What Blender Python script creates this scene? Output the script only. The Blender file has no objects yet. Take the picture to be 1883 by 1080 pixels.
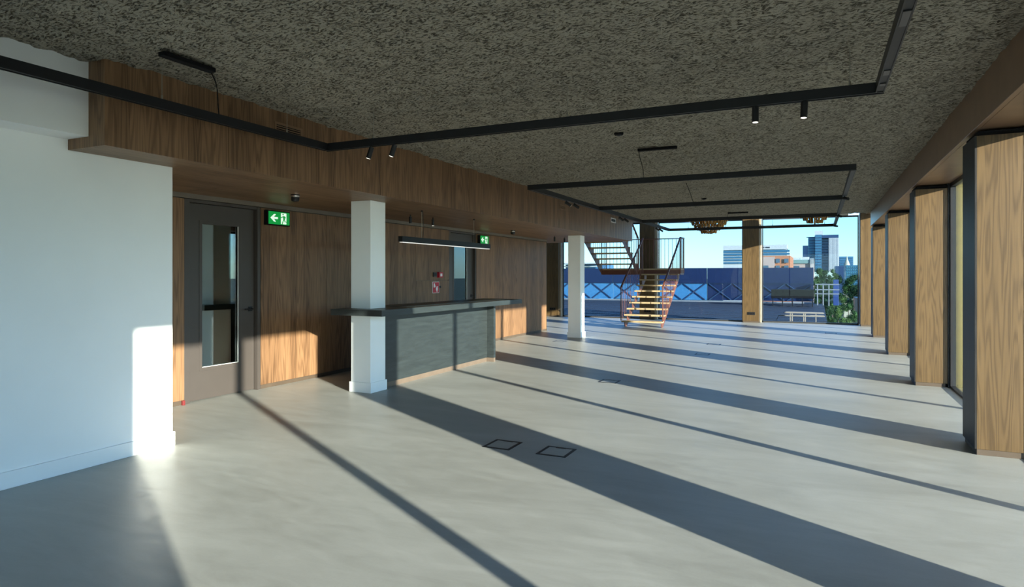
import bpy, bmesh, math, random
import numpy as np
from mathutils import Vector, Matrix
random.seed(7); RNG = np.random.default_rng(7)
S = bpy.context.scene; C = S.collection

# ---------------------------------------------------------------- camera
cd = bpy.data.cameras.new('camera'); cam = bpy.data.objects.new('camera', cd); C.objects.link(cam)
cam.location = (0, 0, 1.5); cam.rotation_euler = (math.radians(90), 0, math.radians(25.32))
cd.sensor_width = 36; cd.lens = 1190.0/1883*36; cd.shift_y = -34/1883; cd.clip_start = .05; cd.clip_end = 3000
S.camera = cam
# ---------------------------------------------------------------- sky, sun, exposure
W = bpy.data.worlds.new('sky'); S.world = W; W.use_nodes = True
wt = W.node_tree; wt.nodes.clear()
wo = wt.nodes.new('ShaderNodeOutputWorld'); wb = wt.nodes.new('ShaderNodeBackground')
sk = wt.nodes.new('ShaderNodeTexSky'); sk.sky_type = 'NISHITA'; sk.sun_disc = False
sk.sun_elevation = math.radians(24); sk.sun_rotation = math.radians(120.2)
sk.air_density = 1.0; sk.dust_density = .3; sk.ozone_density = 2.5; sk.altitude = 200
tint = wt.nodes.new('ShaderNodeMix'); tint.data_type = 'RGBA'; tint.blend_type = 'MULTIPLY'
tint.inputs[0].default_value = 1.0; tint.inputs[7].default_value = (.66, .90, 1.12, 1)
wt.links.new(sk.outputs[0], tint.inputs[6]); wt.links.new(tint.outputs[2], wb.inputs[0])
wt.links.new(wb.outputs[0], wo.inputs[0]); wb.inputs[1].default_value = .45
SUN_DIR = Vector((-math.cos(math.radians(30.2)), math.sin(math.radians(30.2)), -math.tan(math.radians(11.79)))).normalized()
sl = bpy.data.lights.new('sun', 'SUN'); sl.energy = 19.0; sl.angle = math.radians(.6); sl.color = (1, .89, .74)
so = bpy.data.objects.new('sun', sl); C.objects.link(so); so.rotation_euler = SUN_DIR.to_track_quat('-Z', 'Y').to_euler()
so.location = (20, -10, 9)
S.view_settings.view_transform = 'Standard'; S.view_settings.look = 'None'
S.view_settings.exposure = 0.12; S.view_settings.gamma = 1; S.view_settings.use_curve_mapping = False
S.cycles.max_bounces = 10; S.cycles.diffuse_bounces = 6; S.cycles.glossy_bounces = 5; S.cycles.transparent_max_bounces = 16

# ---------------------------------------------------------------- materials
def srgb(r, g, b):
    f = lambda c: (c/255/12.92) if c/255 <= .04045 else ((c/255+.055)/1.055)**2.4
    return (f(r), f(g), f(b), 1)
class NT:
    def __init__(s, name):
        s.m = bpy.data.materials.new(name); s.m.use_nodes = True; s.t = s.m.node_tree; s.t.nodes.clear()
        s.out = s.n('OutputMaterial')
    def n(s, k, **kw):
        o = s.t.nodes.new('ShaderNode'+k)
        for a, v in kw.items(): setattr(o, a, v)
        return o
    def l(s, a, b): s.t.links.new(a, b)
    def val(s, x, sock):
        if isinstance(x, (int, float)): sock.default_value = x
        else: s.l(x, sock)
    def math(s, op, a, b=0.0, c=0.0):
        o = s.n('Math', operation=op); s.val(a, o.inputs[0]); s.val(b, o.inputs[1]); s.val(c, o.inputs[2]); return o.outputs[0]
    def vec(s, x, y, z):
        o = s.n('CombineXYZ'); s.val(x, o.inputs[0]); s.val(y, o.inputs[1]); s.val(z, o.inputs[2]); return o.outputs[0]
    def noise(s, v, scale=1.0, detail=2.0, rough=.5, dist=0.0):
        o = s.n('TexNoise'); s.l(v, o.inputs['Vector']); o.inputs['Scale'].default_value = scale
        o.inputs['Detail'].default_value = detail; o.inputs['Roughness'].default_value = rough; o.inputs['Distortion'].default_value = dist
        return o.outputs[0]
    def mix(s, f, a, b, blend='MIX'):
        o = s.n('Mix', data_type='RGBA', blend_type=blend); s.val(f, o.inputs[0])
        for x, i in ((a, 6), (b, 7)):
            if isinstance(x, tuple): o.inputs[i].default_value = x
            else: s.l(x, o.inputs[i])
        return o.outputs[2]
    def maprange(s, x, a, b, c=0.0, d=1.0):
        o = s.n('MapRange'); s.val(x, o.inputs[0])
        for i, v in enumerate((a, b, c, d)): o.inputs[i+1].default_value = v
        return o.outputs[0]
    def prin(s, col, rough=.5, metal=0.0, spec=.5, bump=None, bs=.1, bd=.01, emit=None, es=0.0, coat=0.0):
        p = s.n('BsdfPrincipled')
        if isinstance(col, tuple): p.inputs['Base Color'].default_value = col
        else: s.l(col, p.inputs['Base Color'])
        s.val(rough, p.inputs['Roughness']); p.inputs['Metallic'].default_value = metal
        p.inputs['Specular IOR Level'].default_value = spec
        if emit: p.inputs['Emission Color'].default_value = emit; p.inputs['Emission Strength'].default_value = es
        if bump is not None:
            b = s.n('Bump'); b.inputs['Strength'].default_value = bs; b.inputs['Distance'].default_value = bd
            s.l(bump, b.inputs['Height']); s.l(b.outputs[0], p.inputs['Normal'])
        s.l(p.outputs[0], s.out.inputs[0]); return s.m
def plain(name, col, rough=.5, metal=0.0, spec=.5, var=.06, scale=6.0, **kw):
    t = NT(name); tc = t.n('TexCoord').outputs['Object']
    f = t.noise(tc, scale, 4)
    d = tuple(c*(1-var*2) for c in col[:3])+(1,); u = tuple(min(1, c*(1+var)) for c in col[:3])+(1,)
    return t.prin(t.mix(t.maprange(f, .3, .7), d, u), rough, metal, spec, **kw)
def wood(name, dark, light, axis='z', strip=.125, rough=.5, contrast=1.0, spec=.4):
    t = NT(name); tc = t.n('TexCoord').outputs['Object']; sp = t.n('SeparateXYZ'); t.l(tc, sp.inputs[0])
    rnd = t.n('ObjectInfo').outputs['Random']
    X, Y, Z = sp.outputs
    if axis == 'z': h = t.math('ADD', X, Y); l = Z
    else: h = t.math('ADD', X, t.math('MULTIPLY', Z, 1.0)); l = Y
    h = t.math('ADD', h, t.math('MULTIPLY', rnd, 13.7))
    sid = t.math('FLOOR', t.math('DIVIDE', h, strip))
    wn = t.n('TexWhiteNoise', noise_dimensions='2D'); t.l(t.vec(sid, rnd, 0.0), wn.inputs['Vector']); w = wn.outputs[0]
    zz = t.math('MULTIPLY', w, 31.0)
    n1 = t.noise(t.vec(t.math('MULTIPLY', h, 8.0), t.math('MULTIPLY', l, .42), zz), 1.0, 2.0, .45)
    rings = t.math('SINE', t.math('MULTIPLY', n1, 80.0))
    rings = t.maprange(rings, -1.0, 1.0)
    rings = t.math('POWER', rings, 1.6)
    fine = t.noise(t.vec(t.math('MULTIPLY', h, 260.0), t.math('MULTIPLY', l, 5.0), zz), 1.0, 2.0, .6)
    big = t.noise(t.vec(t.math('MULTIPLY', h, 2.0), t.math('MULTIPLY', l, .8), zz), 1.0, 2.0)
    f = t.math('ADD', t.math('MULTIPLY', rings, .42*contrast), t.math('MULTIPLY', t.maprange(fine, .3, .7), .26*contrast))
    f = t.math('ADD', f, t.math('MULTIPLY', w, .32)); f = t.math('ADD', f, t.math('MULTIPLY', big, .30))
    f = t.maprange(f, .15, 1.05)
    return t.prin(t.mix(f, light, dark), rough, 0, spec, bump=fine, bs=.12, bd=.002)
WOOD = wood('dark_stained_ash', (.078, .040, .019, 1), (.275, .155, .078, 1), rough=.45, contrast=.9)
WOODS = wood('dark_stained_ash_soffit', (.11, .062, .032, 1), (.27, .16, .086, 1), axis='y', rough=.45)
WOODP = wood('pillar_ash', (.057, .034, .0132, 1), (.126, .080, .0335, 1), strip=.11, rough=.45, contrast=1.0)
BEAMM = plain('beam_bronze_timber', (.19, .115, .07, 1), rough=.36, var=.08, spec=.6)
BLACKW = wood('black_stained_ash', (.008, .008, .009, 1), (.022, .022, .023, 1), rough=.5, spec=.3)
BLACK = plain('black_powder_coat', (.011, .012, .014, 1), rough=.45, spec=.35)
BLACKM = plain('matt_black', (.008, .008, .009, 1), rough=.85, spec=.15)
FRAME = plain('dark_grey_frame', (.035, .036, .038, 1), rough=.35)
DOORM = plain('umber_door_paint', (.060, .051, .045, 1), rough=.42, var=.02)
WHITE = plain('white_wall_paint', (.87, .88, .87, 1), rough=.65, var=.012, scale=2.0)
WHITEC = plain('white_column_paint', (.88, .91, .90, 1), rough=.5, var=.012, scale=2.0)
GRILLE = plain('grille_ash', (.24, .14, .075, 1), rough=.5)
GREIGE = plain('greige_strip', (.17, .145, .115, 1), rough=.5)
SKIRT = plain('brown_skirting', (.075, .055, .038, 1), rough=.5)
BARST = plain('bar_plinth_sand', (.125, .095, .07, 1), rough=.5)
CREAM = plain('cream_frame', (.40, .35, .27, 1), rough=.5)
GOLD = plain('gold_anodised', (.24, .20, .075, 1), rough=.45, metal=.0)
BRASS = plain('brass_tube', (.36, .20, .065, 1), rough=.22, metal=1.0)
COPPER = plain('copper_red_steel', (.135, .050, .034, 1), rough=.42, metal=.1)
TREAD = plain('pale_oak_tread', (.40, .30, .17, 1), rough=.5)
ALU = plain('sunlit_seal', (.55, .56, .54, 1), rough=.4)
CHROME = plain('chrome', (.7, .7, .7, 1), rough=.15, metal=1.0)
RED = plain('signal_red', (.50, .012, .03, 1), rough=.4)
GREEN = plain('exit_green', (.0, .30, .045, 1), rough=.4, emit=(.0, .32, .05, 1), es=.55)
EWHITE = plain('exit_white', (.8, .9, .8, 1), rough=.4, emit=(.8, 1, .85, 1), es=.7)
PWHITE = plain('print_white', (.85, .83, .83, 1), rough=.4)
LAMP = plain('lamp_lens', (.9, .9, .85, 1), rough=.3, emit=(1, .93, .82, 1), es=1.6)
LEDM = plain('led_diffuser', (.9, .9, .9, 1), rough=.5, emit=(1, .95, .88, 1), es=.55)
WIRE = plain('steel_wire', (.35, .33, .28, 1), rough=.4, metal=.5)
def bar_mat():
    t = NT('black_green_veneer'); tc = t.n('TexCoord').outputs['Object']
    mp = t.n('Mapping'); t.l(tc, mp.inputs[0]); mp.inputs['Scale'].default_value = (3, 1.2, 9)
    a = t.noise(mp.outputs[0], 2.0, 5, .6, .8); b = t.noise(mp.outputs[0], 30.0, 3)
    f = t.math('ADD', t.math('MULTIPLY', a, .75), t.math('MULTIPLY', b, .25))
    return t.prin(t.mix(t.maprange(f, .35, .65), (.015, .020, .021, 1), (.027, .036, .037, 1)), .38, 0, .6)
BARM = bar_mat()
def floor_mat():
    t = NT('poured_floor'); P = t.n('NewGeometry').outputs['Position']
    sp = t.n('SeparateXYZ'); t.l(P, sp.inputs[0]); X, Y, Z = sp.outputs
    a = t.noise(t.vec(t.math('MULTIPLY', X, .55), t.math('MULTIPLY', Y, 1.7), 0.0), 1.0, 6, .62, 1.2)
    b = t.noise(t.vec(t.math('MULTIPLY', X, 2.5), t.math('MULTIPLY', Y, 7.0), 3.0), 1.0, 5, .6, 1.5)
    c = t.noise(P, 60.0, 3)
    f = t.math('ADD', t.math('MULTIPLY', a, .6), t.math('MULTIPLY', b, .32)); f = t.math('ADD', f, t.math('MULTIPLY', c, .08))
    col = t.mix(t.maprange(f, .36, .64), (.275, .284, .262, 1), (.37, .383, .36, 1))
    r = t.maprange(b, .2, .8, .36, .50)
    return t.prin(col, r, 0, .45, bump=b, bs=.03, bd=.004)
FLOORM = floor_mat()
def ceil_mat():
    t = NT('sprayed_acoustic_ceiling'); P = t.n('NewGeometry').outputs['Position']
    sp = t.n('SeparateXYZ'); t.l(P, sp.inputs[0]); X, Y, Z = sp.outputs
    v = t.vec(t.math('MULTIPLY', X, 30.0), t.math('MULTIPLY', Y, 60.0), 0.0)
    a = t.noise(v, 1.0, 4, .62, .5); b = t.noise(P, 120.0, 3, .6); c = t.noise(P, 9.0, 3, .5)
    pit = t.maprange(t.math('ADD', a, t.math('MULTIPLY', t.math('SUBTRACT', c, .5), .25)), .34, .50)
    f = t.math('ADD', t.math('MULTIPLY', pit, .7), t.math('MULTIPLY', b, .3))
    col = t.mix(t.maprange(f, .15, .95), (.072, .064, .050, 1), (.37, .337, .268, 1))
    return t.prin(col, .95, 0, .1, bump=f, bs=1.0, bd=.022)
CEILM = ceil_mat()
def glass_mat(name, tint=(.93, .97, .98, 1), ior=1.5, base=0.0, gain=1.0):
    t = NT(name); tr = t.n('BsdfTransparent'); gl = t.n('BsdfGlossy'); gl.inputs['Roughness'].default_value = 0.0
    tr.inputs[0].default_value = tint; gl.inputs[0].default_value = (.95, .98, 1, 1)
    fr = t.n('Fresnel'); fr.inputs[0].default_value = ior
    f = t.math('MINIMUM', t.math('ADD', t.math('MULTIPLY', fr.outputs[0], gain), base), 1.0)
    m = t.n('MixShader'); t.l(f, m.inputs[0]); t.l(tr.outputs[0], m.inputs[1]); t.l(gl.outputs[0], m.inputs[2])
    t.l(m.outputs[0], t.out.inputs[0]); return t.m
GLASS = glass_mat('window_glass', gain=.7); FGLASS = glass_mat('dimming_far_glass', (.625, .72, .785, 1), 1.5, .0, .32); DGLASS = glass_mat('door_glass', (.55, .66, .66, 1), 1.5, .10, 1.6)  # far glazing tint added to dim the sky and exterior seen through it

# ---------------------------------------------------------------- object helpers
LOC = {}
def put(o, label=None, cat=None, group=None, kind=None):
    if label: o['label'] = label
    if cat: o['category'] = cat
    if group: o['group'] = group
    if kind: o['kind'] = kind
    return o
def thing(name, loc, label, cat, group=None, kind=None):
    o = bpy.data.objects.new(name, None); C.objects.link(o); o.empty_display_size = .1
    o.location = loc; LOC[o] = Vector(loc); return put(o, label, cat, group, kind)
def link(name, me, mat, parent, org, smooth=False):
    o = bpy.data.objects.new(name, me); C.objects.link(o)
    if mat is not None: me.materials.append(mat)
    if smooth:
        for p in me.polygons: p.use_smooth = True
    org = Vector(org); LOC[o] = org
    if parent is not None: o.parent = parent; o.location = org-LOC[parent]
    else: o.location = org
    return o
class MB:
    def __init__(s): s.v = []; s.f = []
    def box(s, x0, x1, y0, y1, z0, z1):
        n = len(s.v); s.v += [(x, y, z) for x in (x0, x1) for y in (y0, y1) for z in (z0, z1)]
        s.f += [tuple(n+i for i in q) for q in ((0, 1, 3, 2), (4, 6, 7, 5), (0, 4, 5, 1), (2, 3, 7, 6), (0, 2, 6, 4), (1, 5, 7, 3))]; return s
    def tube(s, pts, r, n=8, r2=None):
        pts = [Vector(p) for p in pts]; base = len(s.v)
        for i, p in enumerate(pts):
            d = (pts[min(i+1, len(pts)-1)]-pts[max(i-1, 0)]).normalized()
            a = d.orthogonal().normalized() if abs(d.z) < .999 else Vector((1, 0, 0)); b = d.cross(a)
            rr = r if r2 is None else r+(r2-r)*i/(len(pts)-1)
            for k in range(n):
                t = 2*math.pi*k/n; s.v.append(tuple(p+rr*(math.cos(t)*a+math.sin(t)*b)))
        for i in range(len(pts)-1):
            for k in range(n):
                q = base+i*n; s.f.append((q+k, q+(k+1) % n, q+n+(k+1) % n, q+n+k))
        s.f.append(tuple(base+k for k in range(n))[::-1]); e = base+(len(pts)-1)*n; s.f.append(tuple(e+k for k in range(n))); return s
    def lathe(s, c, prof, n=20):   # profile of (r, z)
        base = len(s.v)
        for r, z in prof:
            for k in range(n):
                t = 2*math.pi*k/n; s.v.append((c[0]+r*math.cos(t), c[1]+r*math.sin(t), c[2]+z))
        for i in range(len(prof)-1):
            for k in range(n):
                q = base+i*n; s.f.append((q+k, q+(k+1) % n, q+n+(k+1) % n, q+n+k))
        s.f.append(tuple(base+k for k in range(n))); e = base+(len(prof)-1)*n; s.f.append(tuple(e+k for k in range(n))); return s
    def prism(s, poly, frame, t0, t1):   # poly of (a, b); frame(a, b, t) -> point
        n = len(poly); base = len(s.v)
        for t in (t0, t1):
            for a, b in poly: s.v.append(tuple(frame(a, b, t)))
        s.f.append(tuple(base+i for i in range(n))[::-1]); s.f.append(tuple(base+n+i for i in range(n)))
        for i in range(n): j = (i+1) % n; s.f.append((base+i, base+j, base+n+j, base+n+i))
        return s
    def build(s, name, mat, parent=None, bevel=0.0, smooth=False, org=None):
        a = np.array(s.v); 
        if org is None: org = ((a[:, 0].min()+a[:, 0].max())/2, (a[:, 1].min()+a[:, 1].max())/2, a[:, 2].min())
        me = bpy.data.meshes.new(name); me.from_pydata([tuple(p) for p in (a-np.array(org))], [], s.f)
        bm = bmesh.new(); bm.from_mesh(me)
        if bevel: bmesh.ops.bevel(bm, geom=bm.edges[:], offset=bevel, segments=2, affect='EDGES', profile=.5)
        bmesh.ops.recalc_face_normals(bm, faces=bm.faces[:]); bm.to_mesh(me); bm.free(); me.update()
        return link(name, me, mat, parent, org, smooth)
def box(name, x0, x1, y0, y1, z0, z1, mat, parent=None, bevel=0.0):
    return MB().box(x0, x1, y0, y1, z0, z1).build(name, mat, parent, bevel)
def struct(o, label, cat=None): return put(o, label, cat, None, 'structure')
def dup(root, loc, label=None, group=None):
    def cp(o, par):
        c = o.copy(); C.objects.link(c)
        if par is not None: c.parent = par
        for ch in o.children: cp(ch, c)
        return c
    r = cp(root, None); r.location = loc; LOC[r] = Vector(loc)
    if label: r['label'] = label
    if group: r['group'] = group
    return r

# ================================================================ setting
CZ = 3.09; Y0 = -4.0; YV = 18.75; YF = 22.0; SOF = 2.45
fl = struct(box('floor', -12, 1.66, Y0-.2, YF+.06, -.3, 0, FLOORM), 'pale poured resin floor striped by window shadows', 'floor')
# sprayed ceiling: a displaced sheet on a slab
nx, ny = 250, 760
xs = np.linspace(-5.3, 1.2, nx); ys = np.linspace(Y0, YV, ny)
def smooth_noise(k, amp):
    n = RNG.standard_normal((nx, ny))
    for _ in range(k): n = (n+np.roll(n, 1, 0)+np.roll(n, -1, 0)+np.roll(n, 1, 1)+np.roll(n, -1, 1))/5
    return n/n.std()*amp
hz = smooth_noise(1, .0045)+smooth_noise(5, .0045)
V = np.zeros((nx, ny, 3)); V[..., 0] = xs[:, None]; V[..., 1] = ys[None, :]; V[..., 2] = hz-.004
idx = np.arange(nx*ny).reshape(nx, ny)
F = np.stack([idx[:-1, :-1], idx[:-1, 1:], idx[1:, 1:], idx[1:, :-1]], -1).reshape(-1, 4)
me = bpy.data.meshes.new('ceiling'); me.from_pydata(V.reshape(-1, 3).tolist(), [], F.tolist()); me.update()
ce = struct(link('ceiling', me, CEILM, None, (0, 0, CZ), True), 'dark grey rough sprayed acoustic ceiling', 'ceiling')
sb = MB().box(-12, 1.75, Y0-.2, YV, CZ+.02, 3.42)
link_o = sb.build('slab', GREIGE, ce)
# upper part of the stair void
st = thing('ceiling', (-5, 20, 6.6), 'upper ceiling high over the stair void', 'ceiling', None, 'structure')
box('upper_slab', -12, 1.75, YV-.1, YF+.2, 6.6, 6.9, WHITE, st)
box('upper_wall', -12, 1.75, YV-.3, YV-.1, 3.42, 6.6, WHITE, st)

# ---- white wall, left foreground
wl = thing('wall_left', (-5.15, 0, 0), 'white plastered wall in the left foreground', 'wall', None, 'structure')
box('lower_wall', -6.9, -5.15, Y0, 3.88, 0, 2.53, WHITE, wl)
box('upper_wall', -5.3, -4.9, Y0, 3.0, 2.53, CZ+.02, WHITE, wl)
bb = MB().box(-6.9, -5.133, Y0, 3.895, 0, .12); struct(bb.build('baseboard_left', WHITE, None, .003), 'white baseboard along the left foreground wall', 'baseboard')
rg = thing('window_20', (-2, Y0, 0), 'glazed rear wall behind the camera', 'window', None, 'structure')
m_ = MB().box(-5.15, 1.66, Y0-.1, Y0, 0, .05).box(-5.15, 1.66, Y0-.1, Y0, 2.9, CZ)
for x in (-5.15, -3.5, -1.8, -.1, 1.6): m_.box(x, x+.06, Y0-.1, Y0, .05, 2.9)
m_.build('frame', FRAME, rg)
for x in (-5.09, -3.44, -1.74, -.04): box('glass_pane', x, x+1.6, Y0-.056, Y0-.044, .05, 2.9, GLASS, rg)
struct(box('wall_right', 1.2, 1.75, Y0, -.97, 0, 2.72, WHITE), 'white wall right of the camera', 'wall')

# ---- wood panelled wall
WX = -6.62
ww = thing('wall_left', (WX, 10, 0), 'dark stained ash panelled wall behind the bar', 'wall', None, 'structure')
box('core', -6.95, -6.66, 3.88, 5.15, 0, SOF, GREIGE, ww)
box('core', -6.95, -6.66, 6.27, 11.09, 0, SOF, GREIGE, ww)
box('core', -6.95, -6.66, 12.20, 16.13, 0, SOF, GREIGE, ww)
for a, b in ((5.15, 6.27), (11.09, 12.20)): box('core', -6.95, -6.72, a, b, 2.40, SOF, GREIGE, ww)
G = .0025
for a, b in ((3.89, 5.14), (6.28, 7.53), (7.53, 8.78), (8.78, 9.9), (12.21, 13.46), (13.46, 14.8), (14.8, 16.15)):
    box('panel', WX-.05, WX, a+G, b-G, .055, 2.385, WOOD, ww)
box('panel', WX-.05, WX, 9.9+G, 11.08-G, 1.40+G, 2.385, WOOD, ww)
box('panel', WX-.05, WX, 9.9+G, 11.08-G, .055, 1.40-G, WOOD, ww)
box('end_panel', -12, WX-.0, 16.15, 16.18, 0, SOF, WOODP, ww)
tr = thing('trim_1', (WX, 10, 2.39), 'greige cornice strip along the top of the panelled wall', 'trim', None, 'structure')
box('strip', WX-.05, WX+.012, 3.89, 16.18, 2.395, SOF, GREIGE, tr)
bs = thing('baseboard_left', (WX, 10, 0), 'dark brown skirting under the ash panels', 'baseboard', None, 'structure')
for a, b in ((3.89, 5.14), (6.28, 11.08), (12.21, 16.17)): box('skirting_board', WX-.05, WX-.008, a, b, 0, .052, SKIRT, bs)

# room behind the doors
rb = thing('wall_left', (-9, 8, 0), 'grey walls of the back room seen dimly through the door glass', 'wall', None, 'structure')
GREY = plain('back_room_grey', (.22, .25, .25, 1), rough=.7)
box('back_wall', -9.1, -9.0, Y0, 16.1, 0, SOF, GREY, rb); box('back_ceiling', -9.1, -6.9, Y0, 16.1, SOF, SOF+.1, GREY, rb)
box('partition', -9.0, -6.95, 8.4, 8.5, 0, SOF, GREY, rb); box('side_wall', -12, -9.1, Y0, 16.1, 0, SOF, GREY, rb)

# ---- bulkhead with soffit
BX = -4.71
bh = thing('trim_2', (BX, 10, SOF), 'long dropped bulkhead clad in dark stained ash', 'bulkhead', None, 'structure')
box('core', -12, BX-.03, 3.9, 17.83, SOF+.03, CZ+.01, GREIGE, bh); box('core', -5.3, BX-.03, 3.03, 3.9, SOF+.03, CZ+.01, GREIGE, bh)
yy = [3.0, 4.1, 5.2, 6.3, 7.38, 8.46, 9.54, 10.62, 11.7, 12.78, 13.86, 14.94, 16.02, 17.0, 17.85]
for a, b in zip(yy[:-1], yy[1:]): box('panel', BX-.03, BX, a+(G if a > 3 else 0), b-G, SOF, CZ+.01, WOOD, bh)
box('end_panel', -4.9, BX-.03, 3.0, 3.03, SOF, CZ+.01, WOOD, bh); box('end_panel', -5.2, -4.9, 3.0, 3.03, SOF, 2.53, WOOD, bh)
box('end_panel', -12, BX, 17.83, 17.85, SOF, CZ+.01, WOOD, bh)
ye = [3.03, 5.0, 7.4, 9.8, 12.2, 14.6, 16.2, 17.83]
for a, b in zip(ye[:-1], ye[1:]):
    for c, d in ((-5.66, BX-.03), (-6.61, -5.66)): box('soffit_panel', c+G/2, d-G/2, a+G/2, b-G/2, SOF, SOF+.03, WOODS, bh)
box('soffit_panel', -12, -6.62, 16.19, 17.83, SOF, SOF+.03, WOODS, bh)

# ---- beam above the right windows
bt = thing('trim_3', (1.3, 8, 2.72), 'long bronze brown beam above the right hand windows', 'beam', None, 'structure')
box('beam_face', 1.18, 1.22, Y0, 18.40, 2.72, CZ+.01, BEAMM, bt, .004)
box('beam_soffit', 1.22, 1.62, Y0, 18.40, 2.72, 2.76, BEAMM, bt)
box('beam_core', 1.22, 1.75, Y0, 18.38, 2.76, CZ+.02, BEAMM, bt)
ub = thing('trim_4', (1.5, 20, 3.28), 'slab edge beside the stair void over the right windows', 'beam', None, 'structure')
box('slab_edge', 1.25, 1.75, 18.40, YF+.1, 3.28, 3.62, BEAMM, ub)
tt = thing('trim_5', (-2, YF, 3.4), 'cream transom across the far glazing', 'trim', None, 'structure')
for a, b in ((-12, -8.915), (-8.36, -5.495), (-4.90, -2.185), (-1.61, .82)): box('transom', a, b, YF-.08, YF+.06, 3.30, 3.45, CREAM, tt)

# ---- right pillars and windows
PY = [-.97+3.75*k for k in range(6)]            # near faces
plabels = ['timber pillar beside the camera out of frame', 'timber pillar right of the camera whose broad shadow crosses the floor boxes', 'nearest and largest ash clad pillar at the right edge',
    'second ash pillar from the right edge, beside the gold fin', 'third ash pillar from the right edge', 'fourth ash pillar from the right edge, where the bronze beam ends']
def pillar(y, label, top=2.66, gtop=3.4):
    p = thing('timber_pillar', (1.38, y+.25, 0), label, 'pillar', 'ash clad pillars between the right windows')
    box('core', 1.205, 1.56, y+.02, y+.48, 0, 2.70 if top < 3 else top, BLACKM, p)
    box('front_panel', 1.195, 1.56, y, y+.02, .05, top, WOODP, p, .0015)
    box('rear_panel', 1.195, 1.535, y+.48, y+.50, .05, top, WOODP, p, .0015)
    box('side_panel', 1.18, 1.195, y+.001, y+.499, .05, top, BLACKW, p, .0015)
    box('skirting_board', 1.197, 1.535, y+.008, y+.492, 0, .05, SKIRT, p)
    box('outer_cladding', 1.645, 1.74, y-.01, y+.51, -.3, gtop, GOLD, p, .003)
    box('window_reveal', 1.56, 1.645, y-.015, y+.515, 0, 2.72 if top < 3 else top, BLACK, p)
    return p
for y, lb in zip(PY, plabels):
    if y < 2: 
        if y < -.5: pillar(y, lb)
        else: pillar(y, lb)
    else: pillar(y, lb)
def window(n, y0, y1, zt=2.72, z0=0):
    w = thing('window_%d' % n, (1.57, (y0+y1)/2, z0), 'tall right hand window bay %d from the camera' % n, 'window', None, 'structure')
    m = (y0+y1)/2
    fr = MB().box(1.585, 1.645, y0, y1, z0, z0+.025).box(1.585, 1.645, y0, y1, zt-.05, zt).box(1.585, 1.645, y0, y0+.03, z0+.025, zt-.05).box(1.585, 1.645, y1-.03, y1, z0+.025, zt-.05)
    fr.build('frame', BLACK, w)
    box('mullion', 1.55, 1.67, m-.03, m+.03, z0+.025, zt-.05, BLACK, w)
    box('glass_pane', 1.61, 1.622, y0+.03, m-.03, z0+.025, zt-.05, GLASS, w); box('glass_pane', 1.61, 1.622, m+.03, y1-.03, z0+.025, zt-.05, GLASS, w)
for i in range(5): window(i+1, PY[i]+.515, PY[i+1]-.015)
window(6, PY[5]+.515, 21.45, 3.28)
window(7, 18.6, 21.45, 6.6, 3.62)

# ---- far glazing
ff = [(-8.9, -8.43, 'far timber pillar seen left of the second white column'), (-5.48, -4.97, 'far timber pillar behind the copper staircase'), (-2.17, -1.68, 'far timber pillar in the middle of the end glazing')]
for a, b, lb in ff:
    p = thing('timber_pillar', ((a+b)/2, 21.9, 0), lb, 'pillar', 'ash pillars along the far glazing')
    box('core', a+.015, b-.015, 21.72, 22.0, 0, 6.6, BLACKM, p)
    for z0, z1 in ((.05, 3.42), (3.425, 6.6)): box('front_panel', a, b, 21.70, 21.72, z0, z1, WOODP, p, .0015)
    box('side_panel', a, a+.015, 21.72, 22.0, .05, 6.6, WOODP, p); box('side_panel', b-.015, b, 21.72, 22.0, .05, 6.6, WOODP, p)
    box('skirting_board', a+.005, b-.005, 21.71, 22.0, 0, .05, SKIRT, p)
    box('light_frame', b+.002, b+.06, 21.84, 22.0, 0, 6.6, CREAM, p)
    so_ = box('socket_plate', (a+b)/2-.10, (a+b)/2+.13, 21.69, 21.70, .24, .33, BLACK, p, .002)
    for k in range(3): box('socket', (a+b)/2-.075+k*.07, (a+b)/2-.03+k*.07, 21.685, 21.69, .262, .308, BLACKM, so_)
p = thing('timber_pillar', (1.35, 21.7, 0), 'corner timber pillar at the right end of the far glazing', 'pillar')
box('core', 1.13, 1.75, 21.47, 22.0, 0, 6.6, BLACKM, p); box('front_panel', 1.12, 1.6, 21.45, 21.47, .05, 6.6, WOODP, p, .0015)
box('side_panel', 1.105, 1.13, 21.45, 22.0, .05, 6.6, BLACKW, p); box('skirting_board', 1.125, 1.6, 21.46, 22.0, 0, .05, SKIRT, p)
n = 8
for a, b in ((-12, -8.915), (-8.36, -5.495), (-4.90, -2.185), (-1.61, 1.10)):
    for z0, z1 in ((0, 3.30), (3.45, 6.6)):
        w = thing('window_%d' % n, ((a+b)/2, YF, z0), ('floor level ' if z0 == 0 else 'upper ')+'glass pane of the far end wall, '+{-12: 'at the far left', -8.36: 'behind the stair', -4.90: 'right of the stair', -1.61: 'at the right facing the city'}[a], 'window', None, 'structure'); n += 1
        MB().box(a, b, YF-.03, YF+.03, z0, z0+.05).box(a, b, YF-.03, YF+.03, z1-.05, z1).box(a, a+.03, YF-.03, YF+.03, z0, z1).box(b-.03, b, YF-.03, YF+.03, z0, z1).build('frame', FRAME, w)
        box('glass_pane', a+.03, b-.03, YF-.006, YF+.006, z0+.05, z1-.05, FGLASS, w)
struct(box('wall_far', -12.2, -12, 16.18, YF+.1, 0, 6.9, WHITE), 'white wall at the far left end', 'wall')

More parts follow.
